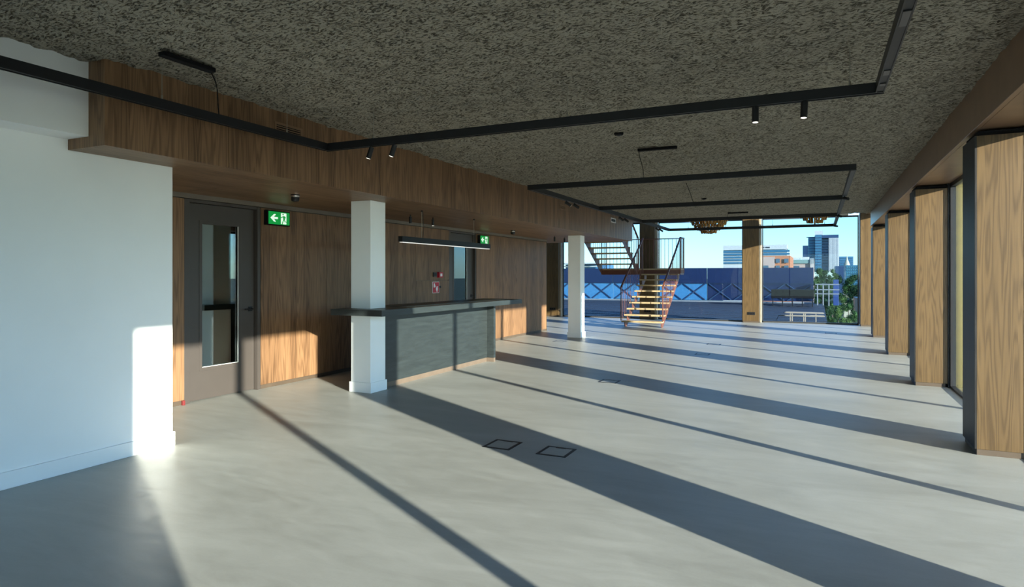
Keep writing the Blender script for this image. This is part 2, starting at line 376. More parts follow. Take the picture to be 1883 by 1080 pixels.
# ================================================================ doors
def door(n, y0, label, glass0, glass1, hinge_right=True):
    d = thing('door_%d' % n, (WX-.04, y0+.57, 0), label, 'door', None, 'structure'); y1 = y0+1.13; x = WX
    MB().box(x-.10, x-.005, y0, y0+.07, 0, 2.39).box(x-.10, x-.005, y1-.06, y1, 0, 2.39).box(x-.10, x-.005, y0+.07, y1-.06, 2.355, 2.39).build('frame', DOORM, d, .002)
    box('frame_edge', x-.005, x+.006, y1-.11+.05, y1-.045, 0, 2.39, DOORM, d, .001)
    g0, g1, a, b = y0+.275, y0+.815, .39, 2.115; la, lb2 = y0+.075, y1-.068; xo, xi = x-.055, x-.10
    lf = MB().box(xi, xo, la, g0, .01, 2.35).box(xi, xo, g1, lb2, .01, 2.35).box(xi, xo, g0, g1, .01, a).box(xi, xo, g0, g1, b, 2.35).build('leaf', DOORM, d)
    q = .04
    MB().box(xo, xo+.006, g0-q, g0, a-q, b+q).box(xo, xo+.006, g1, g1+q, a-q, b+q).box(xo, xo+.006, g0, g1, a-q, a).box(xo, xo+.006, g0, g1, b, b+q).build('glazing_bead', DOORM, lf, .001)
    box('glass_pane', xi+.018, xi+.026, g0, g1, a, b, DGLASS, lf)
    MB().box(xo-.006, xo+.004, g0+.003, g1-.003, a, a+.007).box(xo-.006, xo+.004, g1-.009, g1-.002, a, b).build('sunlit_seal_edge', ALU, lf)  # spacer strips on two edges only, their pale colour painting the sunlit rim
    h = MB(); h.lathe((xo+.012, lb2-.06, 1.06), [(.024, -.006), (.024, .006)], 12)
    h = MB().box(xo, xo+.008, lb2-.09, lb2-.03, 1.03, 1.09).tube([(xo, lb2-.06, 1.06), (xo+.05, lb2-.06, 1.06), (xo+.055, lb2-.10, 1.06), (xo+.055, lb2-.19, 1.06)], .009)
    h.build('handle', BLACK, d)
    return d
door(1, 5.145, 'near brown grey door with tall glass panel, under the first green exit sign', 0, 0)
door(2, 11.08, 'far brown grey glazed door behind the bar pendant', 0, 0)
put(box('door_wedge', WX+.0, WX+.03, 5.10, 5.13, 0, .055, plain('wedge_red', (.16, .02, .02, 1)), None, .003), 'small red block on the floor at the foot of the near door frame', 'door stop')

# ================================================================ white columns
def column(x, y, label):
    c = thing('white_column', (x+.155, y+.155, 0), label, 'column', 'white square columns')
    box('shaft', x, x+.31, y, y+.31, 0, SOF, WHITEC, c, .004); box('plinth', x-.016, x+.326, y-.016, y+.326, 0, .13, WHITEC, c, .003)
column(-5.44, 6.65, 'near white square column standing through the bar top'); column(-5.44, 14.65, 'far white square column between bar and stair')

# ================================================================ bar
b = thing('bar_counter', (-5.2, 8.5, 0), 'black green bar counter with overhanging top beside the near white column', 'bar')
M = MB(); x0, x1, ya, yb, za, zb = -5.56, -4.77, 6.40, 10.50, .995, 1.072
# top slab built around the column
for q in ((x0, x1, ya, 6.648), (x0, -5.442, 6.648, 6.962), (-5.128, x1, 6.648, 6.962), (x0, x1, 6.962, yb)): M.box(q[0], q[1], q[2], q[3], za, zb)
M.build('countertop', BARM, b)
box('inlay_shelf', -5.50, -5.02, 7.3, 8.9, zb, zb+.004, BARM, b); box('inlay_shelf', -5.50, -5.02, 8.95, 10.4, zb, zb+.004, BARM, b)
box('front_panel', -5.22, -5.19, 6.98, 9.96, .07, za, BARM, b); box('rear_panel', -5.52, -5.49, 6.98, 9.96, .07, za, BARM, b)
box('end_panel', -5.54, -5.06, 9.96, 10.03, .07, za, BARM, b, .002); box('end_panel', -5.49, -5.22, 6.98, 7.01, .07, za, BARM, b)
box('bar_plinth', -5.50, -5.20, 7.0, 9.96, 0, .07, BARST, b); box('bar_plinth', -5.53, -5.065, 9.965, 10.025, 0, .07, BARST, b)

# ================================================================ pendant
p = thing('linear_pendant', (-5.28, 8.86, 1.96), 'long black linear pendant lamp hanging over the bar', 'lamp')
box('housing', -5.315, -5.245, 7.51, 10.20, 1.965, 2.045, BLACK, p, .002); box('diffuser', -5.308, -5.252, 7.53, 10.18, 1.957, 1.965, LEDM, p)
for y in (8.05, 9.65):
    MB().tube([(-5.28, y, 2.045), (-5.28, y, SOF)], .0025, 6).build('suspension_wire', WIRE, p); MB().lathe((-5.28, y, SOF-.02), [(.014, 0), (.014, .02)], 12).build('ceiling_cup', BLACK, p)
MB().tube([(-5.28, 8.08, 2.045), (-5.27, 8.09, 2.2), (-5.28, 8.07, SOF)], .004, 6).build('power_cable', BLACK, p)

# ================================================================ exit signs
def exit_sign(y, label):
    x = WX; s = thing('exit_sign', (x, y+.2, 2.17), label, 'sign', 'green exit signs on the panelled wall')
    box('housing', x, x+.07, y, y+.40, 2.165, 2.36, BLACKM, s, .004)
    fc = box('sign_face', x+.07, x+.073, y+.014, y+.386, 2.178, 2.347, GREEN, s)
    fr = lambda a, c, t: (x+.073+t, y+.014+a*.372, 2.178+c*.169)
    MB().prism([(.08, .5), (.25, .80), (.34, .80), (.24, .58), (.43, .58), (.43, .42), (.24, .42), (.34, .20), (.25, .20)], fr, 0, .0015).build('arrow', EWHITE, fc)
    MB().prism([(.58, .06), (.58, .93), (.84, .93), (.84, .06)], fr, 0, .0015).build('doorway_symbol', EWHITE, fc)
    m = MB(); hd = [(.675+.033*math.cos(k*math.pi/5), .83+.062*math.sin(k*math.pi/5)) for k in range(10)]; m.prism(hd, fr, .0015, .003)
    for poly in ([(.66, .70), (.77, .70), (.765, .48), (.69, .42)], [(.66, .70), (.67, .63), (.62, .53), (.56, .55), (.56, .60), (.61, .60)], [(.77, .70), (.82, .55), (.80, .53), (.75, .62)],
                 [(.69, .45), (.74, .45), (.68, .22), (.66, .06), (.625, .06), (.645, .25)], [(.72, .48), (.765, .48), (.77, .30), (.87, .25), (.86, .20), (.74, .25)]): m.prism(poly, fr, .0015, .003)
    m.build('running_figure', GREEN, fc)
exit_sign(6.325, 'green exit sign on the panelled wall right of the near door'); exit_sign(12.25, 'smaller looking green exit sign beside the far door above the pendant')

# ================================================================ small wall and soffit fittings
f = thing('fire_call_point', (WX, 10.69, 1.45), 'red fire call point with white front on the wall behind the bar', 'alarm')
box('housing', WX, WX+.055, 10.62, 10.76, 1.45, 1.555, RED, f, .004); box('front_plate', WX+.055, WX+.058, 10.655, 10.725, 1.475, 1.53, PWHITE, f)
f = thing('wall_switch', (WX, 10.53, 1.465), 'small dark grey wall switch left of the red call point', 'switch')
box('housing', WX, WX+.03, 10.47, 10.58, 1.465, 1.55, FRAME, f, .004); box('rocker', WX+.03, WX+.036, 10.49, 10.56, 1.48, 1.535, BLACK, f, .002)
s = thing('fire_hose_sign', (WX, 10.57, 1.155), 'red fire hose sign with white pictograms below the call point', 'sign')
box('plate', WX, WX+.006, 10.455, 10.69, 1.155, 1.37, PWHITE, s); box('red_field', WX+.006, WX+.008, 10.465, 10.68, 1.163, 1.362, RED, s)
fr = lambda a, c, t: (WX+.008+t, 10.465+a*.215, 1.163+c*.199)
MB().prism([(.12, .50), (.12, .90), (.30, .90), (.36, .72), (.44, .60), (.36, .50)], fr, 0, .001).build('flame_symbol', PWHITE, s)
m = MB(); m.prism([(.66+.16*math.cos(k*math.pi/7), .35+.2*math.sin(k*math.pi/7)) for k in range(14)], fr, 0, .001); m.prism([(.60, .52), (.84, .52), (.84, .60), (.60, .60)], fr, 0, .001); m.prism([(.62, .05), (.72, .05), (.72, .16), (.62, .16)], fr, 0, .001)
m.build('hose_reel_symbol', PWHITE, s)
box('cabinet_latch', WX+.0, WX+.025, 10.70, 10.735, 1.25, 1.29, BLACK, s, .003)
for (x, y), lb in zip(((-5.58, 5.81), (-5.88, 12.47)), ('black and chrome round detector on the soffit near the first exit sign', 'dark round detector on the soffit near the far door')):
    s = thing('ceiling_detector', (x, y, SOF), lb, 'detector', 'round detectors on the timber soffit')
    MB().lathe((x, y, SOF), [(.052, -.012), (.052, 0)], 24).build('base', BLACK, s, smooth=False); MB().lathe((x, y, SOF), [(.05, -.032), (.052, -.03), (.052, -.013), (.05, -.012)], 24).build('trim_ring', CHROME, s)
    MB().lathe((x, y, SOF), [(.02, -.088), (.04, -.08), (.048, -.062), (.048, -.032)], 24).build('dome', BLACK, s)
for i, ((x, y), lb) in enumerate(zip(((-5.80, 8.52), (-5.75, 9.10), (-5.78, 14.63), (-5.74, 15.2)), ('small black soffit spot left above the pendant lamp', 'small black soffit spot above the middle of the pendant lamp', 'black soffit spot just left of the far white column', 'black soffit spot touching the far white column in view'))):
    s = thing('soffit_spot', (x, y, SOF), lb, 'spotlight', 'surface spots under the bulkhead')
    MB().lathe((x, y, SOF), [(.008, -.04), (.008, 0)], 8).build('stem', BLACK, s); MB().lathe((x, y, SOF), [(.022, -.135), (.022, -.035), (.016, -.03)], 16).build('body', BLACK, s); MB().lathe((x, y, SOF), [(.017, -.1365), (.017, -.135)], 16).build('lens', LAMP if i == 1 else CHROME, s)
for y0_, y1_, z0_, z1_, mt, lb in ((4.63, 5.0, 2.86, 2.975, GRILLE, 'timber framed air grille on the bulkhead above the near door'), (12.2, 12.54, 2.83, 2.93, GRILLE, 'timber framed air grille halfway along the bulkhead'), (15.76, 16.18, 2.83, 2.945, PWHITE, 'white framed air grille near the far end of the bulkhead')):
    s = thing('air_grille', (BX, (y0_+y1_)/2, z0_), lb, 'grille', 'air grilles in the bulkhead'); q = .022
    MB().box(BX, BX+.008, y0_, y1_, z0_, z0_+q).box(BX, BX+.008, y0_, y1_, z1_-q, z1_).box(BX, BX+.008, y0_, y0_+q, z0_+q, z1_-q).box(BX, BX+.008, y1_-q, y1_, z0_+q, z1_-q).build('frame', mt, s)
    box('dark_opening', BX, BX+.001, y0_+q, y1_-q, z0_+q, z1_-q, BLACKM, s)
    for k in range(3): zz = z0_+q+(k+.75)*(z1_-z0_-2*q)/3.4; box('slat', BX+.001, BX+.007, y0_+q, y1_-q, zz-.004, zz+.005, mt if mt is GRILLE else FRAME, s)

# ================================================================ floor boxes
hatches = [(-2.65, -2.39, 4.99, 5.275, 'near left floor box in the broad shadow'), (-2.14, -1.875, 4.985, 5.265, 'near right floor box in the broad shadow'), (-5.42, -5.16, 13.58, 13.86, 'floor box beside the foot of the far white column'),
    (-2.79, -2.53, 8.70, 8.97, 'floor box on the edge of the second broad shadow'), (-2.11, -1.85, 12.5, 12.77, 'floor box in the third broad shadow'), (-2.18, -1.90, 14.40, 14.66, 'floor box on the thin shadow behind the third broad shadow'),
    (.16, .43, 18.42, 18.70, 'floor box near the foot of the fourth pillar'), (-2.2, -1.93, 20.3, 20.55, 'floor box in front of the middle far pillar')]
for a, b_, c, d, lb in hatches:
    s = thing('floor_box', ((a+b_)/2, (c+d)/2, 0), lb, 'floor box', 'flush floor boxes'); q = .026
    MB().box(a, b_, c, c+q, 0, .003).box(a, b_, d-q, d, 0, .003).box(a, a+q, c+q, d-q, 0, .003).box(b_-q, b_, c+q, d-q, 0, .003).build('rim', BLACK, s)
    box('lid', a+q, b_-q, c+q, d-q, 0, .002, FLOORM, s); box('cable_flap', (a+b_)/2-.045, (a+b_)/2+.045, d-q-.010, d-q, .002, .004, BLACK, s)

# ================================================================ suspended tracks
TZ0, TZ1 = 2.75, 2.822; TW = .055
def seg(par, x0, x1, y0, y1):
    r = box('rail', x0, x1, y0, y1, TZ0+.006, TZ1, BLACK, par)
    MB().box(x0, x0+.008, y0, y1, TZ0, TZ0+.006).box(x1-.008, x1, y0, y1, TZ0, TZ0+.006).build('lip', BLACK, r) if x1-x0 < y1-y0 else MB().box(x0, x1, y0, y0+.008, TZ0, TZ0+.006).box(x0, x1, y1-.008, y1, TZ0, TZ0+.006).build('lip', BLACK, r)
def wire(par, x, y):
    MB().tube([(x, y, TZ1), (x, y, CZ)], .0025, 6).build('suspension_wire', WIRE, par); MB().lathe((x, y, TZ1), [(.007, 0), (.007, .03), (.003, .036)], 8).build('wire_gripper', WIRE, par)
TA = thing('suspended_track', (-2, 3, TZ0), 'near black rectangular track frame hanging from the ceiling', 'lighting track', 'suspended black track frames')
seg(TA, -4.5, -4.5+TW, -3.5, 5.13-TW); seg(TA, -4.5, .41, 5.13-TW, 5.13); seg(TA, .41-TW, .41, -3.5, 5.13-TW)
for k, (a, b_) in enumerate(((3.57, 3.78), (4.56, 4.66), (4.86, 4.91), (2.5, 2.7))): box('grey_insert', .41-TW+.01, .41-.01, a, b_, TZ0-.001, TZ0+.005, FRAME, TA)
for x, y in ((-4.47, 3.28), (-4.47, 4.55), (-4.47, 1.9), (-3.9, 5.1), (-1.9, 5.1), (.2, 5.1), (.38, 3.4), (.38, 1.5)): wire(TA, x, y)
TB = thing('suspended_track', (-1.8, 13.5, TZ0), 'far black track frame with three cross bars hanging from the ceiling', 'lighting track', 'suspended black track frames')
seg(TB, -3.86, -3.86+TW, 8.74, 18.60-TW); seg(TB, .41-TW, .41, 8.74, 18.60-TW)
seg(TB, -3.86, .41, 8.74-TW, 8.74); seg(TB, -3.86+TW, .41-TW, 12.04-TW, 12.04); seg(TB, -3.86+TW, .41-TW, 15.4-TW, 15.4); seg(TB, -3.86, .41, 18.60-TW, 18.60)
for y in (8.71, 12.01, 15.37, 18.57):
    for x in (-3.3, -1.1, .15): wire(TB, x, y)
feeds = [(-4.17, 3.05, -4.16, 3.48, (-4.455, 3.78), 'near ceiling power feed box with hanging cable at upper left', TA), (-2.03, 7.96, -1.55, 7.96, (-2.15, 8.71), 'ceiling power feed box with cable in the middle of the ceiling', TB),
    (-2.05, 17.0, -1.57, 17.0, (-2.3, 18.57), 'far ceiling power feed box close to the chandeliers', TB)]
for a, c, b_, d, (tx, ty), lb, par in feeds:
    s = thing('power_feed', ((a+b_)/2, (c+d)/2, CZ), lb, 'power feed', 'black feed boxes on the ceiling'); e = .028
    lx, ly = (e, 0) if abs(b_-a) < abs(d-c) else (0, e)
    box('housing', min(a, b_)-lx, max(a, b_)+lx, min(c, d)-ly, max(c, d)+ly, CZ-.052, CZ-.02, BLACKM, s, .004)
    sx, sy = (a, d-.02) if lx else (a+.01, c)
    P0, P3 = Vector((sx, sy, CZ-.04)), Vector((tx, ty, TZ1)); P1 = P0+Vector(((tx-sx)*.05-.02, .12, -.1)); P2 = P3+Vector((.03, -.05, .16))
    pts = [((1-t)**3*P0+3*(1-t)**2*t*P1+3*(1-t)*t*t*P2+t**3*P3) for t in np.linspace(0, 1, 12)]
    MB().tube(pts, .005, 6).build('power_cable', BLACKM, s, smooth=True)
s = thing('ceiling_cable', (-2.0, 11.6, CZ), 'bare black cable dropping from the ceiling to the second cross bar', 'cable')
pts = [Vector((-2.05+.03*math.sin(t*3), 11.3+.7*t*t, CZ-(CZ-TZ1)*t)) for t in np.linspace(0, 1, 10)]; MB().tube(pts, .006, 6).build('power_cable', BLACKM, s)
for x, y, lb in ((-2.01, 7.03, 'small black sensor on the ceiling before the middle feed box'), (-2.13, 13.75, 'small black sensor on the ceiling between the far cross bars')):
    s = thing('ceiling_sensor', (x, y, CZ), lb, 'sensor', 'small ceiling sensors'); MB().lathe((x, y, CZ), [(.045, -.03), (.052, -.02), (.052, .01)], 20).build('housing', BLACKM, s); MB().lathe((x, y, CZ), [(.012, -.042), (.025, -.036), (.028, -.03)], 16).build('lens', BLACK, s)
def spot(x, y, d, label, lit=True, L=.115):
    s = thing('track_spot', (x, y, TZ0), label, 'spotlight', 'cylinder spots on the track frames')
    d = Vector(d).normalized(); p = Vector((x, y, TZ0-.035)); r = .024
    MB().tube([(x, y, TZ0+.004), (x, y, TZ0-.05)], .008, 8).build('stem', BLACK, s)
    a = p-d*.03; e = a+d*L; MB().tube([a, e], r, 18).build('body', BLACK, s); MB().tube([e-d*.012, e+d*.002], r*.82, 18).build('lens', LAMP if lit else BLACK, s)
    return s
spot(-3.93, 5.10, (-.32, -.10, -1), 'left spot of the pair at the left corner of the near track'); spot(-3.66, 5.10, (-.32, -.10, -1), 'right spot of the pair at the left corner of the near track')
spot(-.42, 5.10, (0, -.05, -1), 'left spot of the pair at the right end of the near track'); spot(-.09, 5.10, (-.05, -.05, -1), 'right spot of the pair at the right end of the near track')
for y, lb in ((10.25, 'first spot of the near pair on the left rail of the far track'), (10.65, 'second spot of the near pair on the left rail of the far track'), (13.5, 'first spot of the middle pair on the left rail of the far track'), (13.9, 'second spot of the middle pair on the left rail of the far track'), (16.95, 'first spot of the farthest pair on the left rail of the far track'), (17.4, 'second spot of the farthest pair on the left rail of the far track')):
    spot(-3.83, y, (.75, .5, -.55), lb, y < 10.5)
for y, lb in ((11.55, 'spot on the right rail of the far track just before the first cross bar'), (14.95, 'spot on the right rail of the far track by the second cross bar'), (17.9, 'spot on the right rail of the far track near its end')):
    spot(.38, y, (.5, -.75, -.15), lb, False)

# ================================================================ staircase
ST = thing('staircase', (-5.2, 20, 0), 'copper red steel staircase with open oak treads and landing against the far glazing', 'staircase')
R_, Gg = .171, .295; XA, XB = -5.20, -3.99; XC, XD = -6.62, -5.36
def tread(x0, x1, y0, y1, z):
    return box('tread', x0, x1, y0, y1, z-.045, z, TREAD, ST, .004)
for k in range(1, 10): tread(XA+.02, XB-.02, 18.38+Gg*(k-1), 18.38+Gg*(k-1)+.30, R_*k)
LY0, LY1, LZ = 18.38+Gg*9, 21.64, R_*10
for k in range(1, 10): tread(XC+.02, XD-.02, LY0-Gg*k+.0, LY0-Gg*(k-1)+.02, LZ+R_*k)
box('landing_deck', XC, XB, LY0, LY1, LZ-.045, LZ, TREAD, ST, .004); box('landing_edge', XC, XB, LY0, LY0+.02, LZ-.20, LZ-.045, COPPER, ST); box('landing_edge', XC, XB, LY1-.02, LY1, LZ-.20, LZ-.045, COPPER, ST)
box('landing_edge', XB-.02, XB, LY0+.02, LY1-.02, LZ-.20, LZ-.045, COPPER, ST); box('landing_edge', XC, XC+.02, LY0+.02, LY1-.02, LZ-.20, LZ-.045, COPPER, ST)
def stringer(x, y0, sgn, z0, t=.012):
    poly = [(0.06, z0)] if z0 < .01 else [(0, z0-.06)]
    for k in range(9): poly += [(k*Gg+.02, z0+R_*(k+1)-.046), ((k+1)*Gg+.02, z0+R_*(k+1)-.046)]
    poly += [(9*Gg+.02, z0+R_*9.3-.2), (.26, z0)] if z0 < .01 else [(9*Gg+.02, z0+R_*9-.25), (.0, z0-.2)]
    MB().prism(poly, lambda a, c, u: (x+u, y0+sgn*a, c), 0, t).build('stringer', COPPER, ST)
stringer(XA+.10, 18.38, 1, 0, .015); stringer(XB-.05, 18.38, 1, 0, .015); stringer(XC+.02, LY0, -1, LZ, .015); stringer(XD-.035, LY0, -1, LZ, .015)
bme = MB().tube([(0, 0, 0), (0, 0, 1.0)], .007, 6); bm0 = None
def baluster(x, y, z0, z1, r=.0075):
    global bm0
    if bm0 is None: o = bme.build('baluster', COPPER, ST, org=(0, 0, 0)); bm0 = o
    else: o = bm0.copy(); C.objects.link(o); o.parent = ST
    o.location = Vector((x, y, z0))-LOC[ST]; o.scale = (r/.007, r/.007, z1-z0)
def railing(x, y0, y1, zf, top, n):
    for i in range(n):
        y = y0+(y1-y0)*i/(n-1); baluster(x, y, zf(y), top(y), .016 if i in (0, n-1) else .0075)
    P, Q = Vector((x, y0, top(y0))), Vector((x, y1, top(y1)))
    MB().prism([(-.024, -.02), (.024, -.02), (.024, .02), (-.024, .02)], lambda a, c, u: (x+a, y0+(y1-y0)*u, top(y0)+(top(y1)-top(y0))*u+c), 0, 1).build('handrail', COPPER, ST)
nose = lambda y: max(.171, R_+(y-18.38)/Gg*R_-.15); rail1 = lambda y: 1.14+(y-18.43)*.6
for x in (XA, XB): railing(x, 18.43, LY0, nose, rail1, 16)
tz = rail1(LY0)
for x in (XB, XC): railing(x, LY0+.02, LY1-.01, lambda y: LZ-.15, lambda y: tz, 6)
for i in range(22): x = XC+(XB-XC)*i/21; baluster(x, LY1-.01, LZ-.15, tz)
box('handrail', XC, XB, LY1-.03, LY1+.01, tz-.014, tz+.014, COPPER, ST)
up0 = lambda y: LZ+(LY0-y)*.58-.1; up1 = lambda y: LZ+1.0+(LY0-y)*.58
for x in (XC, XD): railing(x, LY0, 18.0, up0, up1, 16)
for y in (18.45, ): pass

# ================================================================ chandeliers
def chandelier(cx, cy, zb, R, label):
    s = thing('chandelier', (cx, cy, zb), label, 'chandelier', 'tiered brass chandeliers in the stair void')
    tiers = 8
    for k in range(tiers):
        r = R*(.34+.66*math.sin(min(1, (k+.2)/5.2)*math.pi/2)) if k < 6 else R*(1-.22*(k-5)); z = zb+k*.085; m = MB()
        n_ = max(7, int(2*math.pi*r/.095))
        for rr, nn, off in ((r, n_, 0), (r*.72, int(n_*.72), .5), (r*.42, int(n_*.42), .2)):
            for i in range(nn):
                t = 2*math.pi*(i+off+(k % 2)*.5)/nn; px, py = cx+rr*math.cos(t), cy+rr*math.sin(t); w = random.uniform(-.012, .012)
                m.tube([(px, py, z+w), (px+.02*math.cos(t), py+.02*math.sin(t), z+.085+w)], .022, 6)
        put(m.build('tube_tier', BRASS, s), kind='stuff')
    MB().lathe((cx, cy, zb+tiers*.085), [(R*.5, 0), (R*.5, .02)], 24).build('top_plate', BRASS, s); MB().tube([(cx, cy, zb+tiers*.085), (cx, cy, 6.6)], .012, 8).build('hanging_rod', BRASS, s)
chandelier(-3.0, 20.3, 2.77, .55, 'left brass tube chandelier hanging in the stair void'); chandelier(-.09, 20.4, 2.98, .50, 'right brass tube chandelier hanging in the stair void')

# ================================================================ outside
TH = math.radians(25.32)
def at(u, v, y):
    k = (u-941.5)/1190; dx = -math.sin(TH)+k*math.cos(TH); dy = math.cos(TH)+k*math.sin(TH); t = y/dy; return dx*t, 1.5+(506-v)/1190*t
DECKM = plain('roof_deck_grey', (.125, .14, .175, 1), rough=.6); SEAM = plain('roof_seam', (.025, .03, .045, 1), rough=.5)
NAVY = plain('navy_cladding', (.008, .018, .06, 1), rough=.35); SKYB = plain('blue_glass_panel', (.045, .17, .34, 1), rough=.15); LEDGE = plain('pale_ledge', (.20, .21, .23, 1), rough=.5)
DARKB = plain('dark_blue_steel', (.02, .045, .10, 1), rough=.4)
d = thing('roof_deck', (-20, 30, -.12), 'blue grey seamed roof deck outside the far glazing', 'roof')
box('deck_sheet', -42, .28, YF+.1, 39.9, -.5, -.14, DECKM, d)
for k in range(22): y = 22.6+k*.8; box('seam', -42, .28, y, y+.36, -.14, -.10, SEAM, d)
sc = thing('plant_screen', (-20, 40, -.14), 'long navy rooftop screen with blue glass panels beyond the deck', 'rooftop screen')
for k in range(14):
    a = -.2-(k+1)*2.9; c = a+2.86
    box('parapet_panel', a, c, 40, 40.2, 1.02, 1.92, NAVY, sc); box('rail_panel', a, c, 40.05, 40.2, .98, 1.02, DARKB, sc)
    box('glass_panel', a, c, 40.1, 40.15, .0, .98, SKYB if c < -4 else NAVY, sc)
    m = MB()
    for q0, q1 in ((a+.1, a+1.35), (a+1.35, a+.1), (a+1.5, a+2.75), (a+2.75, a+1.5)): m.tube([(q0, 40.06, .02), (q1, 40.06, .96)], .035, 5)
    m.build('brace', DARKB, sc)
box('ledge', -42, -.2, 39.85, 40.1, -.14, -.03, LEDGE, sc)
c = thing('roof_container', (-1.5, 36, -.14), 'black box on legs on the roof deck', 'container'); xa, _ = at(1418, 540, 36); xb, _ = at(1497, 540, 36)
box('body', xa, xb, 36, 37.2, .30, .75, BLACKM, c, .02)
for k in range(5): x = xa+.05+(xb-xa-.15)*k/4; box('leg', x, x+.05, 36.05, 36.12, -.14, .30, BLACK, c)
c = thing('scaffold_frame', (.2, 36, -.14), 'grey tube frame standing right of the black box on the roof', 'scaffold'); xa, _ = at(1503, 540, 38); xb, _ = at(1524, 540, 38)
GT = plain('galvanised_tube', (.22, .23, .25, 1), rough=.4)
for k in range(3): x = xa+(xb-xa)*k/2; MB().tube([(x, 38, -.14), (x, 38, 1.0)], .03, 6).build('post', GT, c)
for z in (1.0, .72, .5): MB().tube([(xa-.1, 38, z), (xb+.5, 38, z)], .03, 6).build('tube', GT, c)
x, _ = at(1538, 540, 38); put(box('blue_post', x-.13, x+.13, 39, 39.3, -.14, 1.25, plain('blue_post_paint', (.015, .045, .17, 1)), None, .01), 'tall square blue post at the right end of the roof deck', 'post')
c = thing('timber_trestle', (-.4, 23.7, -.14), 'pale timber trestle frames lying on the roof deck just outside the glass', 'trestle'); PL = plain('pale_timber', (.40, .33, .27, 1))
for z, a, b_ in ((.22, -1.05, .18), (.12, -1.2, .20), (-.12, -.98, -.45)):
    box('rail', a, b_, 23.6, 23.66, z, z+.035, PL, c)
    box('rail', a+.05, b_-.03, 23.9, 23.96, z, z+.035, PL, c)
for x in (-.86, -.80, -.45, -.40, -.08): box('post', x, x+.03, 23.62, 23.67, -.14, .22, PL, c)
MB().tube([(-1.2, 23.6, .14), (-1.27, 23.55, 0), (-1.25, 23.5, -.14)], .008, 5).build('strap', BLACK, c)

# distant ground and city
GRASS = plain('distant_ground', (.05, .08, .04, 1), rough=.9)
struct(box('ground', -2500, 2500, 42, 2900, -17, -16, GRASS), 'green distant ground', 'ground'); struct(box('ground', .4, 900, -300, 42, -17, -16, GRASS), 'green ground beside the building', 'ground')
WIN = plain('window_dark', (.05, .09, .13, 1), rough=.2); WH = plain('white_cladding', (.42, .43, .42, 1), rough=.5); TEAL = plain('teal_glass', (.05, .17, .23, 1), rough=.3); TEAL2 = plain('blue_glass', (.06, .14, .26, 1), rough=.15)
TEAL3 = plain('deep_teal_glass', (.03, .11, .19, 1), rough=.15); BRICK = plain('orange_brick', (.36, .13, .055, 1), rough=.7); PINK = plain('pink_render', (.36, .26, .22, 1), rough=.7); GRN = plain('green_copper_roof', (.14, .22, .20, 1), rough=.6); STONE = plain('cream_stone', (.38, .36, .27, 1), rough=.6)
def bld(name, u0, u1, v0, y, depth, mat, label, cat='building'):
    x0, z = at(u0, v0, y); x1, _ = at(u1, v0, y)
    t = thing(name, ((x0+x1)/2, y+depth/2, -16), label, cat); box('wall', x0, x1, y, y+depth, -16, z, mat, t); return t, x0, x1, z
def slab(t, name, u0, u1, v0, v1, y, mat, d=.3, back=0.0):
    x0, z1 = at(u0, v0, y); x1, z0 = at(u1, v1, y); return box(name, x0, x1, y-d, y+back, z0, z1, mat, t)
t, *_ = bld('office_building', 1330, 1447, 459, 250, 30, WH, 'white office with window bands and roof sign behind the middle far pillar')
slab(t, 'roof_storey', 1330, 1447, 452, 458.6, 250, WH, .5, 8)
for k in range(5): slab(t, 'window_band', 1331, 1452, 461.5+k*5.2, 463.6+k*5.2, 250, TEAL3, .4)
for u in (1400.0, 1402.1, 1404.4, 1408.2, 1410.2, 1412.3, 1414.5): slab(t, 'sign_letter', u, u+1.1, 454.0, 456.2, 249.5, BLACK, .2)
t, *_ = bld('brick_building', 1385, 1453, 471, 150, 20, BRICK, 'orange brick block above the navy screen')
slab(t, 'render_wall', 1385, 1425, 473, 500, 150, PINK, .2)
for u0, u1 in ((1402, 1413), (1426.5, 1434), (1442, 1450)):
    for v0 in (476, 488.5):
        if u0 > 1420 or v0 > 480: f = slab(t, 'window', u0, u1, v0, v0+7.5, 149.75, WIN, .1); slab(f, 'pane', u0+.5, u0+(u1-u0)*.45, v0+1, v0+6.5, 149.6, TEAL, .05) if False else None
t, *_ = bld('low_building', 1455, 1497, 479, 182, 12, PINK, 'low pinkish building with green roof left of the glass tower')
slab(t, 'roof', 1453, 1497, 478, 484.5, 182, GRN, .4, 3); slab(t, 'roof_box', 1457, 1471, 474, 478, 183, WH, .2, 3); slab(t, 'roof_box', 1474, 1488, 473, 478, 183, WH, .2, 3); slab(t, 'window', 1454, 1470, 489, 496, 182, WIN, .3)
for k in range(4): slab(t, 'mullion', 1490+k*2, 1491+k*2, 475, 496, 181.5, WH, .2)
t, x0, x1, z = bld('glass_tower', 1476, 1487, 452, 400, 20, TEAL2, 'tall teal glass and white tower on the skyline')
for u0, u1, v0, mt, y in ((1486, 1500, 437, TEAL, 398), (1499, 1511, 432, TEAL3, 396), (1510, 1525, 434, TEAL2, 400), (1524, 1543, 438, WH, 395)):
    slab(t, 'tower_block', u0, u1, v0, 500, y, mt, 0, 15)
    for k in range(1, 12):
        if mt is not WH and v0+k*5 < 497: slab(t, 'floor_band', u0+.3, u1-.3, v0+k*5, v0+k*5+.7, y, DARKB, .3)
for k in range(7): slab(t, 'rib', 1525.5+k*2.4, 1526.1+k*2.4, 438.5, 499, 395, GT, .08)
slab(t, 'roof_plant', 1498, 1513, 424.5, 434, 404, WH, 0, 8); slab(t, 'crown', 1510, 1542, 432.5, 437.5, 397, DARKB, .5, 8); slab(t, 'roof_mast', 1483, 1500, 436, 436.8, 399, DARKB, .3, .3)
t, *_ = bld('blue_office', 1543, 1569, 472, 420, 20, TEAL2, 'blue office block right of the tall tower')
